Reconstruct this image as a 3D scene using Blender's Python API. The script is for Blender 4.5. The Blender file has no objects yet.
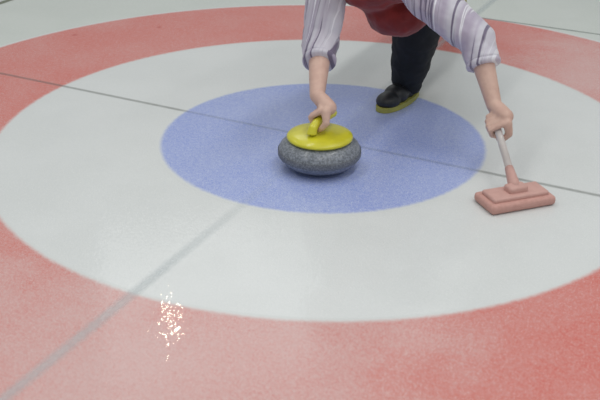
import bpy, bmesh, math, random
from mathutils import Vector, Matrix, Euler
random.seed(7)
S = bpy.context.scene
COL = S.collection
PI = math.pi
def V(*a): return Vector(a)

# ------------------------------------------------------------------ materials
def new_mat(name):
    m = bpy.data.materials.new(name); m.use_nodes = True
    nt = m.node_tree; nt.nodes.clear()
    out = nt.nodes.new('ShaderNodeOutputMaterial')
    b = nt.nodes.new('ShaderNodeBsdfPrincipled')
    nt.links.new(b.outputs[0], out.inputs[0])
    return m, nt, b, out
def nd(nt, t, **kw):
    n = nt.nodes.new(t)
    for k, v in kw.items(): setattr(n, k, v)
    return n
def math_n(nt, op, a, b=None, clamp=False):
    n = nd(nt, 'ShaderNodeMath', operation=op); n.use_clamp = clamp
    for i, x in enumerate((a, b)):
        if x is None: continue
        if isinstance(x, (int, float)): n.inputs[i].default_value = x
        else: nt.links.new(x, n.inputs[i])
    return n.outputs[0]
def smooth_n(nt, v, a, b, lo=0., hi=1.):
    n = nd(nt, 'ShaderNodeMapRange', interpolation_type='SMOOTHSTEP')
    nt.links.new(v, n.inputs[0])
    n.inputs[1].default_value = a; n.inputs[2].default_value = b
    n.inputs[3].default_value = lo; n.inputs[4].default_value = hi
    return n.outputs[0]
def noise(nt, vec, scale, detail=2., rough=.5):
    n = nd(nt, 'ShaderNodeTexNoise'); nt.links.new(vec, n.inputs['Vector'])
    n.inputs['Scale'].default_value = scale; n.inputs['Detail'].default_value = detail
    n.inputs['Roughness'].default_value = rough
    return n.outputs['Fac']
def mixc(nt, f, a, b):
    n = nd(nt, 'ShaderNodeMix', data_type='RGBA')
    for s, x in ((n.inputs[0], f), (n.inputs[6], a), (n.inputs[7], b)):
        if isinstance(x, (int, float)): s.default_value = x
        elif isinstance(x, tuple): s.default_value = (*x, 1)
        else: nt.links.new(x, s)
    return n.outputs[2]

ROUGH = .36
def ice_material(name, c, frost, speck=.35, blot=.25, dark=None, alpha=None, marks=False, rough=ROUGH, outer=(.70, .72, .718)):
    """pigment c under pebbled ice, frost = whitish colour of the scratched, pebbled surface"""
    m, nt, b, out = new_mat(name)
    tc = nd(nt, 'ShaderNodeTexCoord'); P = tc.outputs['Object']
    fine = noise(nt, P, 210, 3, .65)
    mid = noise(nt, P, 60, 3, .6)
    big = noise(nt, P, 2.6, 3, .55)
    f1 = smooth_n(nt, fine, .44, .68, 0, speck)
    f2 = smooth_n(nt, mid, .40, .68, 0, speck * .35)
    f3 = smooth_n(nt, big, .35, .66, 0, blot)
    f = math_n(nt, 'ADD', math_n(nt, 'ADD', f1, f2), f3, clamp=True)
    for wx, wy, wr, wa in WORN:                   # stretches where the ice is scraped and frosty
        vm = nd(nt, 'ShaderNodeVectorMath', operation='DISTANCE')
        nt.links.new(P, vm.inputs[0]); vm.inputs[1].default_value = (wx, wy, 0)
        dd = math_n(nt, 'ADD', vm.outputs['Value'], math_n(nt, 'MULTIPLY', math_n(nt, 'SUBTRACT', noise(nt, P, 3.1, 4, .6), .5), 1.1))
        k_ = math_n(nt, 'MULTIPLY', smooth_n(nt, dd, wr * .1, wr, wa, 0), smooth_n(nt, fine, .25, .75, .75, 1.25))
        f = math_n(nt, 'ADD', f, k_, clamp=True)
    colr = mixc(nt, f, c, frost)
    colr = mixc(nt, smooth_n(nt, noise(nt, P, 260, 1, .5), .60, .72, 0, .75), colr, tuple(min(.85, x * 1.25) for x in frost))
    if dark:
        colr = mixc(nt, smooth_n(nt, noise(nt, P, 95, 4, .7), .50, .70, 0, .22), colr, dark)
    if marks:                                     # small darker blots in the paint
        for mx, my, r in MARKS:
            vm = nd(nt, 'ShaderNodeVectorMath', operation='DISTANCE')
            nt.links.new(P, vm.inputs[0]); vm.inputs[1].default_value = (mx, my, 0)
            colr = mixc(nt, smooth_n(nt, vm.outputs['Value'], r * .3, r, .6, 0), colr, marks)
    b.inputs['Roughness'].default_value = rough
    b.inputs['IOR'].default_value = 1.31
    b.inputs['Coat Weight'].default_value = .5
    b.inputs['Coat Roughness'].default_value = .02
    b.inputs['Coat IOR'].default_value = 1.31
    bu = nd(nt, 'ShaderNodeBump'); bu.inputs['Strength'].default_value = .55
    bu.inputs['Distance'].default_value = .0022
    h = math_n(nt, 'ADD', noise(nt, P, 150, 2, .55), math_n(nt, 'MULTIPLY', noise(nt, P, 38, 2, .5), .5))
    nt.links.new(h, bu.inputs['Height'])
    nt.links.new(bu.outputs[0], b.inputs['Normal'])
    bc = nd(nt, 'ShaderNodeBump'); bc.inputs['Strength'].default_value = 1; bc.inputs['Distance'].default_value = .00028
    nt.links.new(noise(nt, P, 84, 0, .5), bc.inputs['Height']); nt.links.new(bc.outputs[0], b.inputs['Coat Normal'])
    if alpha:
        kind = alpha[0]
        sx = nd(nt, 'ShaderNodeSeparateXYZ'); nt.links.new(P, sx.inputs[0])
        wob = math_n(nt, 'MULTIPLY', math_n(nt, 'SUBTRACT', noise(nt, P, 45, 4, .7), .5), alpha[4])
        if kind == 'ring':
            r = math_n(nt, 'SQRT', math_n(nt, 'ADD', math_n(nt, 'MULTIPLY', sx.outputs[0], sx.outputs[0]),
                                          math_n(nt, 'MULTIPLY', sx.outputs[1], sx.outputs[1])))
            r = math_n(nt, 'ADD', r, wob)
            _, r0, r1, w, _a = alpha
            a = smooth_n(nt, r, r1 - w, r1 + w, 1, 0)
            if r0 > 0: a = math_n(nt, 'MULTIPLY', a, smooth_n(nt, r, r0 - w, r0 + w, 0, 1))
        else:
            _, off, half, w, _a = alpha[:5]
            ax = 0 if kind == 'x' else 1
            d = math_n(nt, 'ABSOLUTE', math_n(nt, 'ADD', math_n(nt, 'SUBTRACT', sx.outputs[ax], off), wob))
            a = smooth_n(nt, d, max(half - w, 0), half + w, 1, 0)
            op = alpha[5]
            a = math_n(nt, 'MULTIPLY', a, smooth_n(nt, noise(nt, P, 30, 3, .6), .2, .7, op * .75, op))
            if len(alpha) > 6:                    # the pigment lies deeper under the blue disc
                r = math_n(nt, 'SQRT', math_n(nt, 'ADD', math_n(nt, 'MULTIPLY', sx.outputs[0], sx.outputs[0]),
                                              math_n(nt, 'MULTIPLY', sx.outputs[1], sx.outputs[1])))
                ra, rb = alpha[7] if len(alpha) > 7 else (.58, .64)
                a = math_n(nt, 'MULTIPLY', a, smooth_n(nt, r, ra, rb, alpha[6], 1))
        if kind == 'ring': colr = mixc(nt, a, outer, colr)       # the pigment runs out into the white at the edge
        else: nt.links.new(a, b.inputs['Alpha'])
    nt.links.new(colr, b.inputs['Base Color'])
    return m

def simple(name, c, rough=.6, c2=None, scale=60, spec=None, bump=0, bscale=200, metal=0, coat=0, sheen=0):
    m, nt, b, out = new_mat(name)
    tc = nd(nt, 'ShaderNodeTexCoord'); P = tc.outputs['Object']
    if c2 is None: c2 = tuple(x * .8 for x in c)
    col = mixc(nt, smooth_n(nt, noise(nt, P, scale, 4, .6), .35, .65), c, c2)
    nt.links.new(col, b.inputs['Base Color'])
    b.inputs['Roughness'].default_value = rough; b.inputs['Metallic'].default_value = metal
    b.inputs['Coat Weight'].default_value = coat; b.inputs['Sheen Weight'].default_value = sheen
    if bump:
        bu = nd(nt, 'ShaderNodeBump'); bu.inputs['Strength'].default_value = .5; bu.inputs['Distance'].default_value = bump
        nt.links.new(noise(nt, P, bscale, 3, .6), bu.inputs['Height']); nt.links.new(bu.outputs[0], b.inputs['Normal'])
    return m
def striped(name):
    """pale lilac-white sleeve cloth with thin darker stripes"""
    m, nt, b, out = new_mat(name)
    tc = nd(nt, 'ShaderNodeTexCoord')
    mp = nd(nt, 'ShaderNodeMapping'); nt.links.new(tc.outputs['Object'], mp.inputs[0])
    mp.inputs['Rotation'].default_value = (0, R(38), R(6)); mp.inputs['Scale'].default_value = (1, .03, .03)
    n1 = noise(nt, mp.outputs[0], 55, 2, .6); n2 = noise(nt, mp.outputs[0], 23, 2, .5)
    col = mixc(nt, smooth_n(nt, n2, .42, .62), (.62, .60, .68), (.46, .40, .52))
    col = mixc(nt, smooth_n(nt, n1, .56, .62), col, (.17, .14, .22))
    col = mixc(nt, smooth_n(nt, n1, .40, .36), col, (.80, .79, .86))
    nt.links.new(col, b.inputs['Base Color']); b.inputs['Roughness'].default_value = .45
    b.inputs['Sheen Weight'].default_value = .3
    return m
R = math.radians
WORN = [(.25, -1.50, 1.15, .66), (.95, 1.35, .85, .60)]
MARKS = [(-1.63, .60, .022), (-1.34, .90, .020)]

# ------------------------------------------------------------------ mesh helpers
def link_bm(name, bm, mat, parent=None, smooth=True):
    me = bpy.data.meshes.new(name); bm.to_mesh(me); bm.free()
    o = bpy.data.objects.new(name, me); COL.objects.link(o)
    me.materials.append(mat)
    if smooth:
        for p in me.polygons: p.use_smooth = True
    if parent: o.parent = parent
    return o
def tag(o, label=None, cat=None, group=None, kind=None):
    for k, v in (('label', label), ('category', cat), ('group', group), ('kind', kind)):
        if v: o[k] = v
def thing(name, label, cat, loc=(0, 0, 0), rot=(0, 0, 0), group=None):
    o = bpy.data.objects.new(name, None); COL.objects.link(o)
    o.location = loc; o.rotation_euler = rot; o.empty_display_size = .05
    tag(o, label, cat, group); return o
def annulus(name, r0, r1, z, mat, parent, seg=192, rad=1):
    bm = bmesh.new(); rows = []
    for i in range(seg):
        a = 2 * PI * i / seg
        rows.append((bm.verts.new((r0 * math.cos(a), r0 * math.sin(a), z)) if r0 > 0 else None,
                     bm.verts.new((r1 * math.cos(a), r1 * math.sin(a), z))))
    if r0 > 0:
        for i in range(seg):
            a, b = rows[i]; c, d = rows[(i + 1) % seg]; bm.faces.new((a, b, d, c))
    else: bm.faces.new([r[1] for r in rows])
    return link_bm(name, bm, mat, parent, False)
def strip(name, x0, x1, y0, y1, z, mat, parent):
    bm = bmesh.new()
    bm.faces.new([bm.verts.new(p) for p in ((x0, y0, z), (x1, y0, z), (x1, y1, z), (x0, y1, z))])
    return link_bm(name, bm, mat, parent, False)
def lathe(name, prof, mat, parent, seg=64, loc=(0, 0, 0)):
    bm = bmesh.new(); rings = []
    for r, z in prof:
        if r < 1e-6: rings.append([bm.verts.new((0, 0, z))])
        else: rings.append([bm.verts.new((r * math.cos(2 * PI * i / seg), r * math.sin(2 * PI * i / seg), z)) for i in range(seg)])
    for a, b in zip(rings, rings[1:]):
        for i in range(seg):
            j = (i + 1) % seg
            if len(a) == 1: bm.faces.new((a[0], b[j], b[i]))
            elif len(b) == 1: bm.faces.new((a[i], a[j], b[0]))
            else: bm.faces.new((a[i], a[j], b[j], b[i]))
    bmesh.ops.recalc_face_normals(bm, faces=bm.faces)
    o = link_bm(name, bm, mat, parent); o.location = loc; return o
def frame_of(d):
    d = d.normalized(); u = d.cross(V(0, 0, 1))
    if u.length < 1e-3: u = d.cross(V(0, 1, 0))
    u.normalize(); return u, d.cross(u).normalized()
def tube(bm, pts, rads, seg=16, flat=1.0):
    """a closed tapered tube along pts"""
    pts = [Vector(p) for p in pts]; rings = []
    for i, p in enumerate(pts):
        d = (pts[min(i + 1, len(pts) - 1)] - pts[max(i - 1, 0)])
        u, w = frame_of(d)
        rings.append([bm.verts.new(p + u * math.cos(2 * PI * k / seg) * rads[i] + w * math.sin(2 * PI * k / seg) * rads[i] * flat) for k in range(seg)])
    for a, b in zip(rings, rings[1:]):
        for k in range(seg):
            j = (k + 1) % seg; bm.faces.new((a[k], a[j], b[j], b[k]))
    bm.faces.new(rings[0][::-1]); bm.faces.new(rings[-1])
def ball(bm, p, r, sc=(1, 1, 1), rot=None, n=20):
    M = Matrix.Translation(p) @ (rot.to_matrix().to_4x4() if rot else Matrix()) @ Matrix.Diagonal((r * sc[0], r * sc[1], r * sc[2], 1))
    bmesh.ops.create_uvsphere(bm, u_segments=n, v_segments=n // 2 + 2, radius=1, matrix=M)
def limb(bm, pts, rads):
    for (a, ra), (b, rb) in zip(zip(pts, rads), list(zip(pts, rads))[1:]):
        a = Vector(a); b = Vector(b)
        n = 4
        tube(bm, [a.lerp(b, i / n) for i in range(n + 1)], [ra + (rb - ra) * i / n for i in range(n + 1)])
    for p, r in zip(pts, rads): ball(bm, Vector(p), r)
def fused(name, bm, mat, parent, voxel, smooth_it=4, wrinkle=0, wscale=.08):
    """closed shapes fused into one continuous skin"""
    bmesh.ops.recalc_face_normals(bm, faces=bm.faces)
    o = link_bm(name, bm, mat, None)
    rm = o.modifiers.new('r', 'REMESH'); rm.mode = 'VOXEL'; rm.voxel_size = voxel; rm.use_smooth_shade = True
    sm = o.modifiers.new('s', 'SMOOTH'); sm.factor = .5; sm.iterations = smooth_it
    if wrinkle:
        tx = bpy.data.textures.new(name, 'CLOUDS'); tx.noise_scale = wscale; tx.noise_depth = 2
        dm = o.modifiers.new('d', 'DISPLACE'); dm.texture = tx; dm.strength = wrinkle; dm.mid_level = .5
    dg = bpy.context.evaluated_depsgraph_get(); dg.update()
    me = bpy.data.meshes.new_from_object(o.evaluated_get(dg))
    o.modifiers.clear(); o.data = me
    if not me.materials: me.materials.append(mat)
    for p in me.polygons: p.use_smooth = True
    if parent: o.parent = parent
    return o

# ------------------------------------------------------------------ the ice
white_out = ice_material('ice_outside', (.60, .635, .60), (.68, .71, .68), .3, .35)
white_in = ice_material('ice_white', (.675, .695, .695), (.75, .768, .772), .3, .35)
red_m = ice_material('ice_red', (.64, .140, .110), (.68, .47, .455), .46, .16, dark=(.55, .10, .07), alpha=('ring', 1.222, 1.835, .012, .014), marks=(.5, .05, .04))
blue_m = ice_material('ice_blue', (.26, .33, .70), (.58, .64, .84), .60, .14, dark=(.20, .27, .52), alpha=('ring', 0, .603, .011, .014))
tee_m = ice_material('ice_tee_line', (.20, .21, .19), (.28, .29, .27), .3, .2, alpha=('y', 0, .0085, .007, .004, .42, .4))
cen_m = ice_material('ice_centre_line', (.56, .62, .65), (.66, .70, .72), .4, .2, alpha=('x', 0, .016, .013, .012, .46, .12, (.35, 1.35)))
back_m = ice_material('ice_back_line', (.16, .20, .18), (.3, .34, .31), .3, .2, alpha=('y', 1.837, .009, .008, .003, .5))
side_m = ice_material('ice_side_line', (.14, .16, .10), (.22, .24, .16), .3, .2, alpha=('x', -2.34, .018, .008, .004, .85))

floor = strip('floor', -7, 7, -9, 12, 0, white_out, None); tag(floor, kind='structure')
annulus('white_ring', .55, 1.235, .0002, white_in, floor)
annulus('red_ring', 1.205, 1.853, .0004, red_m, floor)
annulus('blue_circle', 0, .622, .0004, blue_m, floor)
strip('tee_line', -2.37, 2.37, -.015, .015, .0007, tee_m, floor)
strip('centre_line', -.035, .035, -9, 12, .0006, cen_m, floor)
strip('back_line', -2.37, 2.37, 1.82, 1.855, .0007, back_m, floor)
strip('side_line', -2.37, -2.31, -9, 12, .0007, side_m, floor)

# ------------------------------------------------------------------ curling stone
granite = simple('granite', (.12, .135, .16), .4, (.27, .29, .33), 140, coat=.3)
band = simple('granite_band', (.10, .11, .13), .6, (.22, .23, .25), 200)
yellow = simple('yellow_plastic', (.66, .62, .03), .35, (.58, .54, .02), 9, coat=.4)
steel = simple('steel', (.5, .5, .5), .3, (.4, .4, .4), 30, metal=.9)
SX, SY = .092, -.222
stone = thing('curling_stone', 'grey granite curling stone with yellow handle gliding over the blue circle', 'curling stone', (SX, SY, .0008), (0, 0, R(-8)))
k = 1.0
prof = [(0, .004), (.055, .004), (.060, 0), (.066, 0), (.072, .004), (.100, .010), (.122, .020), (.138, .036), (.1435, .047)]
lathe('granite_body', prof + [(.1450, .050), (.1450, .066), (.1435, .069), (.138, .082), (.124, .096), (.105, .106), (.088, .111), (.0, .111)], granite, stone)
lathe('striking_band', [(.1445, .046), (.1462, .049), (.1465, .058), (.1462, .067), (.1445, .070)], band, stone)
cap = lathe('handle_cap', [(0, .111), (.110, .108), (.115, .110), (.116, .115), (.111, .121), (.092, .127), (.055, .132), (0, .134)], yellow, stone)
bm = bmesh.new()
hp = [V(0, -.050, .122), V(0, -.052, .140), V(0, -.045, .158), V(0, -.022, .171), V(0, .010, .176), V(0, .045, .177), V(0, .078, .175)]
tube(bm, hp, [.026, .019, .0165, .0155, .016, .0175, .0165], 20); ball(bm, V(0, .078, .175), .0165)
fused('handle', bm, yellow, stone, .003, 3)
lathe('handle_bolt', [(0, .133), (.008, .133), (.009, .129), (0, .129)], steel, stone, 16)

# ------------------------------------------------------------------ broom
coral = simple('coral_cloth', (.60, .34, .30), .85, (.55, .30, .26), 80, bump=.0008)
coral2 = simple('coral_plastic', (.62, .37, .33), .6, (.58, .34, .30), 40)
shaftm = simple('broom_shaft_paint', (.72, .66, .64), .35, (.66, .60, .58), 20, coat=.3)
gripm = simple('broom_grip', (.10, .10, .11), .7, (.14, .14, .15), 120)
HEAD = V(.785, -.185, 0); HAND = V(.64, .045, .165)
broom = thing('curling_broom', 'curling broom with coral red head laid on the white ice right of the player', 'broom', HEAD)
neck = V(-.004, .006, .050)
sd = (HAND - HEAD - neck).normalized()
def rbox(bm, sx, sy, sz, mat4, bev=.01):
    r = bmesh.ops.create_cube(bm, size=1, matrix=mat4 @ Matrix.Diagonal((sx, sy, sz, 1)))
    es = list({e for v in r['verts'] for e in v.link_edges})
    bmesh.ops.bevel(bm, geom=es, offset=bev, segments=4, profile=.5, affect='EDGES')
HR = Euler((0, 0, R(47))).to_matrix().to_4x4()
bm = bmesh.new(); rbox(bm, .240, .125, .032, Matrix.Translation((0, 0, .0175)) @ HR, .012)
link_bm('cloth_pad', bm, coral, broom)
bm = bmesh.new(); rbox(bm, .205, .085, .018, Matrix.Translation((0, 0, .038)) @ HR, .007)
rbox(bm, .070, .045, .030, Matrix.Translation((0, 0, .052)) @ HR, .009)
hd = link_bm('broom_head', bm, coral2, broom)
bm = bmesh.new(); tube(bm, [neck - sd * .01, neck + sd * .03, neck + sd * .09], [.021, .019, .0145], 20)
link_bm('ferrule', bm, coral2, broom)
bm = bmesh.new(); tube(bm, [neck + sd * .05, neck + sd * 1.16], [.0125, .0125], 20)
sh = link_bm('shaft', bm, shaftm, broom)
bm = bmesh.new(); tube(bm, [neck + sd * .90, neck + sd * 1.165, neck + sd * 1.17], [.0145, .0145, .011], 20)
link_bm('grip', bm, gripm, broom)

# ------------------------------------------------------------------ the player
skin = simple('skin', (.68, .46, .38), .5, (.62, .40, .33), 25)
nail = simple('fingernail', (.75, .52, .46), .3, (.72, .5, .44), 25)
red_cloth = simple('red_cloth', (.27, .020, .018), .8, (.19, .012, .012), 12, bump=.001, sheen=.2)
black_cloth = simple('black_cloth', (.007, .009, .012), .85, (.010, .013, .017), 14, bump=.001)
lilac = striped('lilac_sleeve')
hairm = simple('hair', (.05, .03, .02), .6, (.09, .05, .03), 90)
eye_w = simple('eye_white', (.8, .8, .78), .3); eye_d = simple('iris', (.05, .03, .02), .2)
shoe_m = simple('black_leather', (.014, .015, .018), .45, (.02, .022, .026), 40)
sole_m = simple('olive_yellow_rubber', (.42, .40, .09), .6, (.34, .33, .08), 30)
lace_m = simple('lace', (.09, .09, .10), .8)

PX = .08
pelvis = V(.08, .86, .47); waist = V(.08, .62, .53); chest = V(.075, .36, .57); upper = V(.07, .24, .59)
neckb = V(.05, .13, .63); headc = V(.025, -.03, .735)
shL = V(.245, .20, .575); elL = V(.500, .205, .400); wrL = HAND + V(-.028, .050, .050)
shR = V(-.08, .20, .575); elR = V(-.045, .060, .355)
grip = V(SX, SY, 0) + V(0, .018, .178)
wrR = grip + V(-.050, .060, .052)
hipL = V(.17, .86, .45); knL = V(.205, .43, .43); anL = V(.125, .540, .085)
hipR = V(-.01, .88, .45); knR = V(-.06, 1.28, .28); anR = V(-.08, 1.66, .13)

player = thing('person', 'crouching player in red top, striped pale sleeves and black trousers, reaching for the yellow-handled stone', 'person', (.12, .6, 0))
def child(o):
    o.parent = player; o.matrix_parent_inverse = Matrix.Translation((-.12, -.6, 0)); return o

bm = bmesh.new()
limb(bm, [pelvis, waist, chest, upper], [.125, .115, .125, .12])
limb(bm, [shL, upper + V(.05, 0, .01), upper + V(-.05, 0, .01), shR], [.058, .09, .09, .058])
limb(bm, [upper + V(-.01, -.03, .01), neckb, headc + V(.01, .05, -.05)], [.075, .056, .054])
# head: skull, jaw, nose, ears
hf = V(-.02, -.98, -.06).normalized()               # the way the face looks
hu = (V(0, 0, 1) - hf * hf.z).normalized(); hs = hf.cross(hu).normalized()
def hp_(f, u, s=0.): return headc + hf * f + hu * u + hs * s
ball(bm, hp_(-.012, .030), .088, (.86, 1.05, 1.0)); ball(bm, hp_(.030, -.040), .058, (.92, .95, 1.1)); ball(bm, hp_(.052, -.078), .028)
ball(bm, hp_(.045, -.005), .062, (1, .8, 1))
limb(bm, [hp_(.088, .018), hp_(.108, -.020)], [.009, .014])
for s in (-1, 1):
    ball(bm, hp_(.103, -.026, s * .012), .009); ball(bm, hp_(-.005, -.005, s * .080), .028, (.35, .7, 1.05))
    ball(bm, hp_(.068, .030, s * .032), .020, (1.3, .6, .5)); ball(bm, hp_(.058, -.030, s * .035), .026)
limb(bm, [hp_(.084, -.052, -.020), hp_(.092, -.050), hp_(.084, -.052, .020)], [.006, .008, .006])
limb(bm, [hp_(.081, -.061, -.016), hp_(.088, -.062), hp_(.081, -.061, .016)], [.006, .008, .006])
# arms
for a, b, c in ((shL, elL, wrL), (shR, elR, wrR)):
    limb(bm, [a, a.lerp(b, .4), b, b.lerp(c, .3), c], [.056, .050, .040, .041, .027])
# legs
for h, kn, a in ((hipL, knL, anL), (hipR, knR, anR)):
    limb(bm, [h, h.lerp(kn, .5), kn, kn.lerp(a, .3), a], [.090, .078, .056, .056, .038])
limb(bm, [anL, anL + V(-.01, -.05, -.04), anL + V(-.025, -.12, -.05)], [.032, .024, .018])
limb(bm, [anR, anR + V(0, .05, -.06), anR + V(0, .08, -.10)], [.034, .024, .018])
# hands: palm, four unequal fingers curled round what they hold, thumb on the side
def hand(wr, centre, axis, side, back):
    """centre = middle of the held bar, axis = along the bar to the index side, back = from bar to the knuckles"""
    axis = axis.normalized(); back = (back - axis * back.dot(axis)).normalized()
    out = axis.cross(back).normalized() * side      # where the fingers go over to
    r = .024
    pc = centre + back * (r + .012) - out * .030
    limb(bm, [wr, wr.lerp(pc, .5), pc], [.026, .028, .027])
    for t, ln, rr in ((.033, 1.0, .0092), (.011, 1.1, .0096), (-.011, 1.03, .0092), (-.032, .84, .0080)):
        b = centre + axis * t
        k0 = wr.lerp(pc, .55) + axis * t * .5
        k1 = b + back * (r + .010) - out * .012      # knuckle
        k2 = b + back * (r * .55) * 1 + out * (r + .006) * ln
        k3 = b - back * (r * .55) + out * (r * .95) * ln
        k4 = b - back * (r + .001) * ln + out * .002
        limb(bm, [k0, k1, k2, k3, k4], [rr * 1.5, rr * 1.12, rr, rr * .95, rr * .85])
        limb(bm, [pc + axis * t * .9, k1], [rr * 1.6, rr * 1.15])
    t0 = pc + axis * .030 - back * .004
    t1 = centre + axis * .048 - out * (r + .010) - back * .002
    t2 = centre + axis * .050 - out * (r * .7) - back * (r * .8)
    t3 = centre + axis * .044 - out * .002 - back * (r + .006)
    limb(bm, [t0, t1, t2, t3], [.017, .0125, .0105, .009])
hand(wrR, grip, V(0.06, -1, -.02), 1, V(-.15, 0, 1))
hand(wrL, HAND, -sd, 1, V(-.2, .1, 1))
body = child(fused('body', bm, skin, None, .0045, 3))
child(body)

# eyes, hair
for s in (-1, 1):
    bm = bmesh.new(); ball(bm, hp_(.074, .012, s * .031), .0125)
    e = child(link_bm('eye', bm, eye_w))
    bm = bmesh.new(); ball(bm, hp_(.0835, .012, s * .031), .0052)
    i = link_bm('iris', bm, eye_d); i.parent = e
bm = bmesh.new()
ball(bm, hp_(-.026, .046), .092, (.90, 1.05, 1.0)); ball(bm, hp_(-.070, .0), .060, (1.1, .8, 1.1))
ball(bm, hp_(-.115, -.005), .034); limb(bm, [hp_(-.12, -.01), hp_(-.15, -.05), hp_(-.14, -.12)], [.024, .026, .008])
child(fused('hair', bm, hairm, None, .006, 2, .006, .02))

# red top
bm = bmesh.new()
limb(bm, [pelvis + V(0, -.06, .02), waist + V(0, 0, -.005), chest + V(0, 0, -.012), upper], [.155, .148, .155, .145])
limb(bm, [shL + V(-.01, .01, 0), upper + V(.05, 0, .0), upper + V(-.05, 0, .0), shR + V(.01, .01, 0)], [.078, .115, .115, .078])
ball(bm, chest + V(.065, .00, -.145), .115, (1.1, 1.25, .85))      # the loose front hanging down
ball(bm, waist + V(.05, -.10, -.13), .115, (1.1, 1.2, .8))
limb(bm, [upper + V(-.01, -.05, .02), neckb], [.08, .066])
child(fused('red_top', bm, red_cloth, None, .009, 5, .020, .07))
# sleeves
for a, b, c in ((shL, elL, wrL), (shR, elR, wrR)):
    bm = bmesh.new()
    e = b.lerp(c, .34)
    tube(bm, [a, a.lerp(b, .25), a.lerp(b, .5), a.lerp(b, .8), b, e], [.072, .078, .076, .070, .068, .060], 28)
    ball(bm, a, .072); ball(bm, b, .069)
    s_ = child(fused('sleeve', bm, lilac, None, .007, 4, .014, .05))
    bm = bmesh.new(); d = (c - b).normalized()
    tube(bm, [e - d * .008, e, e + d * .012, e + d * .016], [.055, .0625, .061, .054], 28)
    cf = link_bm('cuff', bm, lilac); cf.parent = s_; cf.matrix_parent_inverse = Matrix.Identity(4)
    cf['label'] = 'pale cuff'
# trousers
bm = bmesh.new()
ball(bm, pelvis + V(0, .01, -.01), .150, (1.1, 1, 1))
for h, kn, a in ((hipL, knL, anL), (hipR, knR, anR)):
    limb(bm, [h, h.lerp(kn, .5), kn, kn.lerp(a, .35), kn.lerp(a, .7), kn.lerp(a, 1.0)], [.112, .104, .094, .094, .082, .066])
child(fused('trousers', bm, black_cloth, None, .008, 5, .016, .06))
# shoes
def shoe(ankle, fwd, up, flat=True):
    fwd = fwd.normalized(); up = (up - fwd * up.dot(fwd)).normalized(); sd_ = fwd.cross(up)
    base = ankle - up * .078 - fwd * .065
    M = Matrix((( sd_.x, fwd.x, up.x, base.x), (sd_.y, fwd.y, up.y, base.y), (sd_.z, fwd.z, up.z, base.z), (0, 0, 0, 1)))
    bm = bmesh.new()
    for y, z, r, sc in ((.030, .050, .048, (.9, 1, 1.1)), (.085, .052, .050, (.92, 1.25, 1.05)), (.15, .042, .050, (.98, 1.25, .85)), (.210, .034, .048, (1.0, 1.22, .72)), (.070, .098, .056, (.98, 1.1, .9))):
        ball(bm, V(0, y, z), r, sc)
    bmesh.ops.transform(bm, matrix=M, verts=bm.verts)
    u = child(fused('shoe', bm, shoe_m, None, .004, 5))
    # sole outline
    bm = bmesh.new(); n = 40; lo = []; hi = []
    for i in range(n):
        t = 2 * PI * i / n; y = .128 - math.cos(t) * .145
        w = (.044 + .009 * math.sin((y - .03) * 9)) * (abs(math.sin(t)) ** .72) * (1 if math.sin(t) >= 0 else -1)
        lo.append(bm.verts.new(M @ V(w, y, .0))); hi.append(bm.verts.new(M @ V(w, y, .020)))
    bm.faces.new(lo); bm.faces.new(hi[::-1])
    for i in range(n): bm.faces.new((lo[i], lo[(i + 1) % n], hi[(i + 1) % n], hi[i]))
    bmesh.ops.recalc_face_normals(bm, faces=bm.faces)
    s2 = link_bm('sole', bm, sole_m, u, False); s2['label'] = 'olive yellow sole'
    for q in range(4):
        bm = bmesh.new(); yy = .105 + q * .022; zz = .078 - q * .0065
        tube(bm, [M @ V(-.026, yy, zz - .012), M @ V(-.012, yy + .003, zz + .001), M @ V(.012, yy + .003, zz + .001), M @ V(.026, yy, zz - .012)], [.0028] * 4, 8)
        link_bm('lace', bm, lace_m, u)
shoe(V(.122, .550, .0795), V(-.16, -1, 0), V(0, 0, 1))
shoe(anR + V(0, .0, .0), V(.02, .62, -.78), V(0, .78, .62) * -1)

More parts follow.
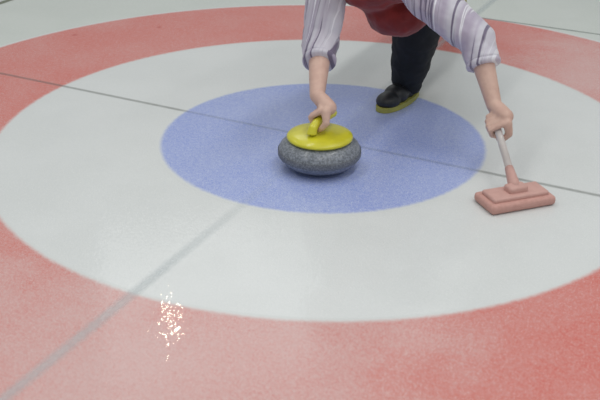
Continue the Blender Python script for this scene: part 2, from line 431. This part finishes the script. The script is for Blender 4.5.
# ------------------------------------------------------------------ light
def area(name, loc, rot, sx, sy, e, col=(1, 1, 1)):
    l = bpy.data.lights.new(name, 'AREA'); l.shape = 'RECTANGLE'; l.size = sx; l.size_y = sy; l.energy = e; l.color = col
    o = bpy.data.objects.new(name, l); COL.objects.link(o); o.location = loc; o.rotation_euler = rot; return o
for x, k_ in ((-6, .5), (-2, .9), (2, 1.3), (6, 1.2)):
    for y, e in ((-4, 60), (.5, 62), (8, 6)):
        area('hall_light', (x, y, 6), (0, 0, 0), .5, 4.0, e * k_, (1, .99, .95))
area('haze_fill', (-5.2, 7.4, 6.6), (V(-5.2, 7.4, 6.6) - V(.5, -1.4, 0)).to_track_quat('Z', 'Y').to_euler(), 3.2, 2.4, 35, (.98, 1, 1))  # added broad light for haze on the near ice, not a real window
l = bpy.data.lights.new('spot_lamp', 'AREA'); l.shape = 'DISK'; l.size = .11; l.energy = 4.0; l.color = (1, .90, .66)
o = bpy.data.objects.new('spot_lamp', l); COL.objects.link(o); o.location = (-3.72, 4.22, 4.45)
o.rotation_euler = (V(-3.72, 4.22, 4.45) - V(.16, -1.28, 0)).to_track_quat('Z', 'Y').to_euler()

w = bpy.data.worlds.new('hall'); S.world = w; w.use_nodes = True
bg = w.node_tree.nodes['Background']; bg.inputs[0].default_value = (.90, .96, .98, 1); bg.inputs[1].default_value = .37

# ------------------------------------------------------------------ camera
yaw, pit, rol, f = -.460078570, .467384927, .0100079297, 983.70295
cam = bpy.data.cameras.new('camera'); co = bpy.data.objects.new('camera', cam); COL.objects.link(co)
fw = V(math.sin(yaw) * math.cos(pit), math.cos(yaw) * math.cos(pit), -math.sin(pit))
r_ = V(math.cos(yaw), -math.sin(yaw), 0); u_ = r_.cross(fw)
r2 = r_ * math.cos(rol) + u_ * math.sin(rol); u2 = -r_ * math.sin(rol) + u_ * math.cos(rol)
co.matrix_world = Matrix(((r2.x, u2.x, -fw.x, 1.43539373), (r2.y, u2.y, -fw.y, -3.08349725), (r2.z, u2.z, -fw.z, 1.45944022), (0, 0, 0, 1)))
cam.sensor_fit = 'HORIZONTAL'; cam.sensor_width = 36; cam.lens = 36 * f / 600
cam.clip_start = .05
cam.dof.use_dof = True; cam.dof.focus_distance = 3.9; cam.dof.aperture_fstop = 4.0
S.camera = co
S.view_settings.view_transform = 'Standard'; S.view_settings.look = 'None'; S.view_settings.gamma = 1
S.view_settings.exposure = -0.09; S.view_settings.use_curve_mapping = False
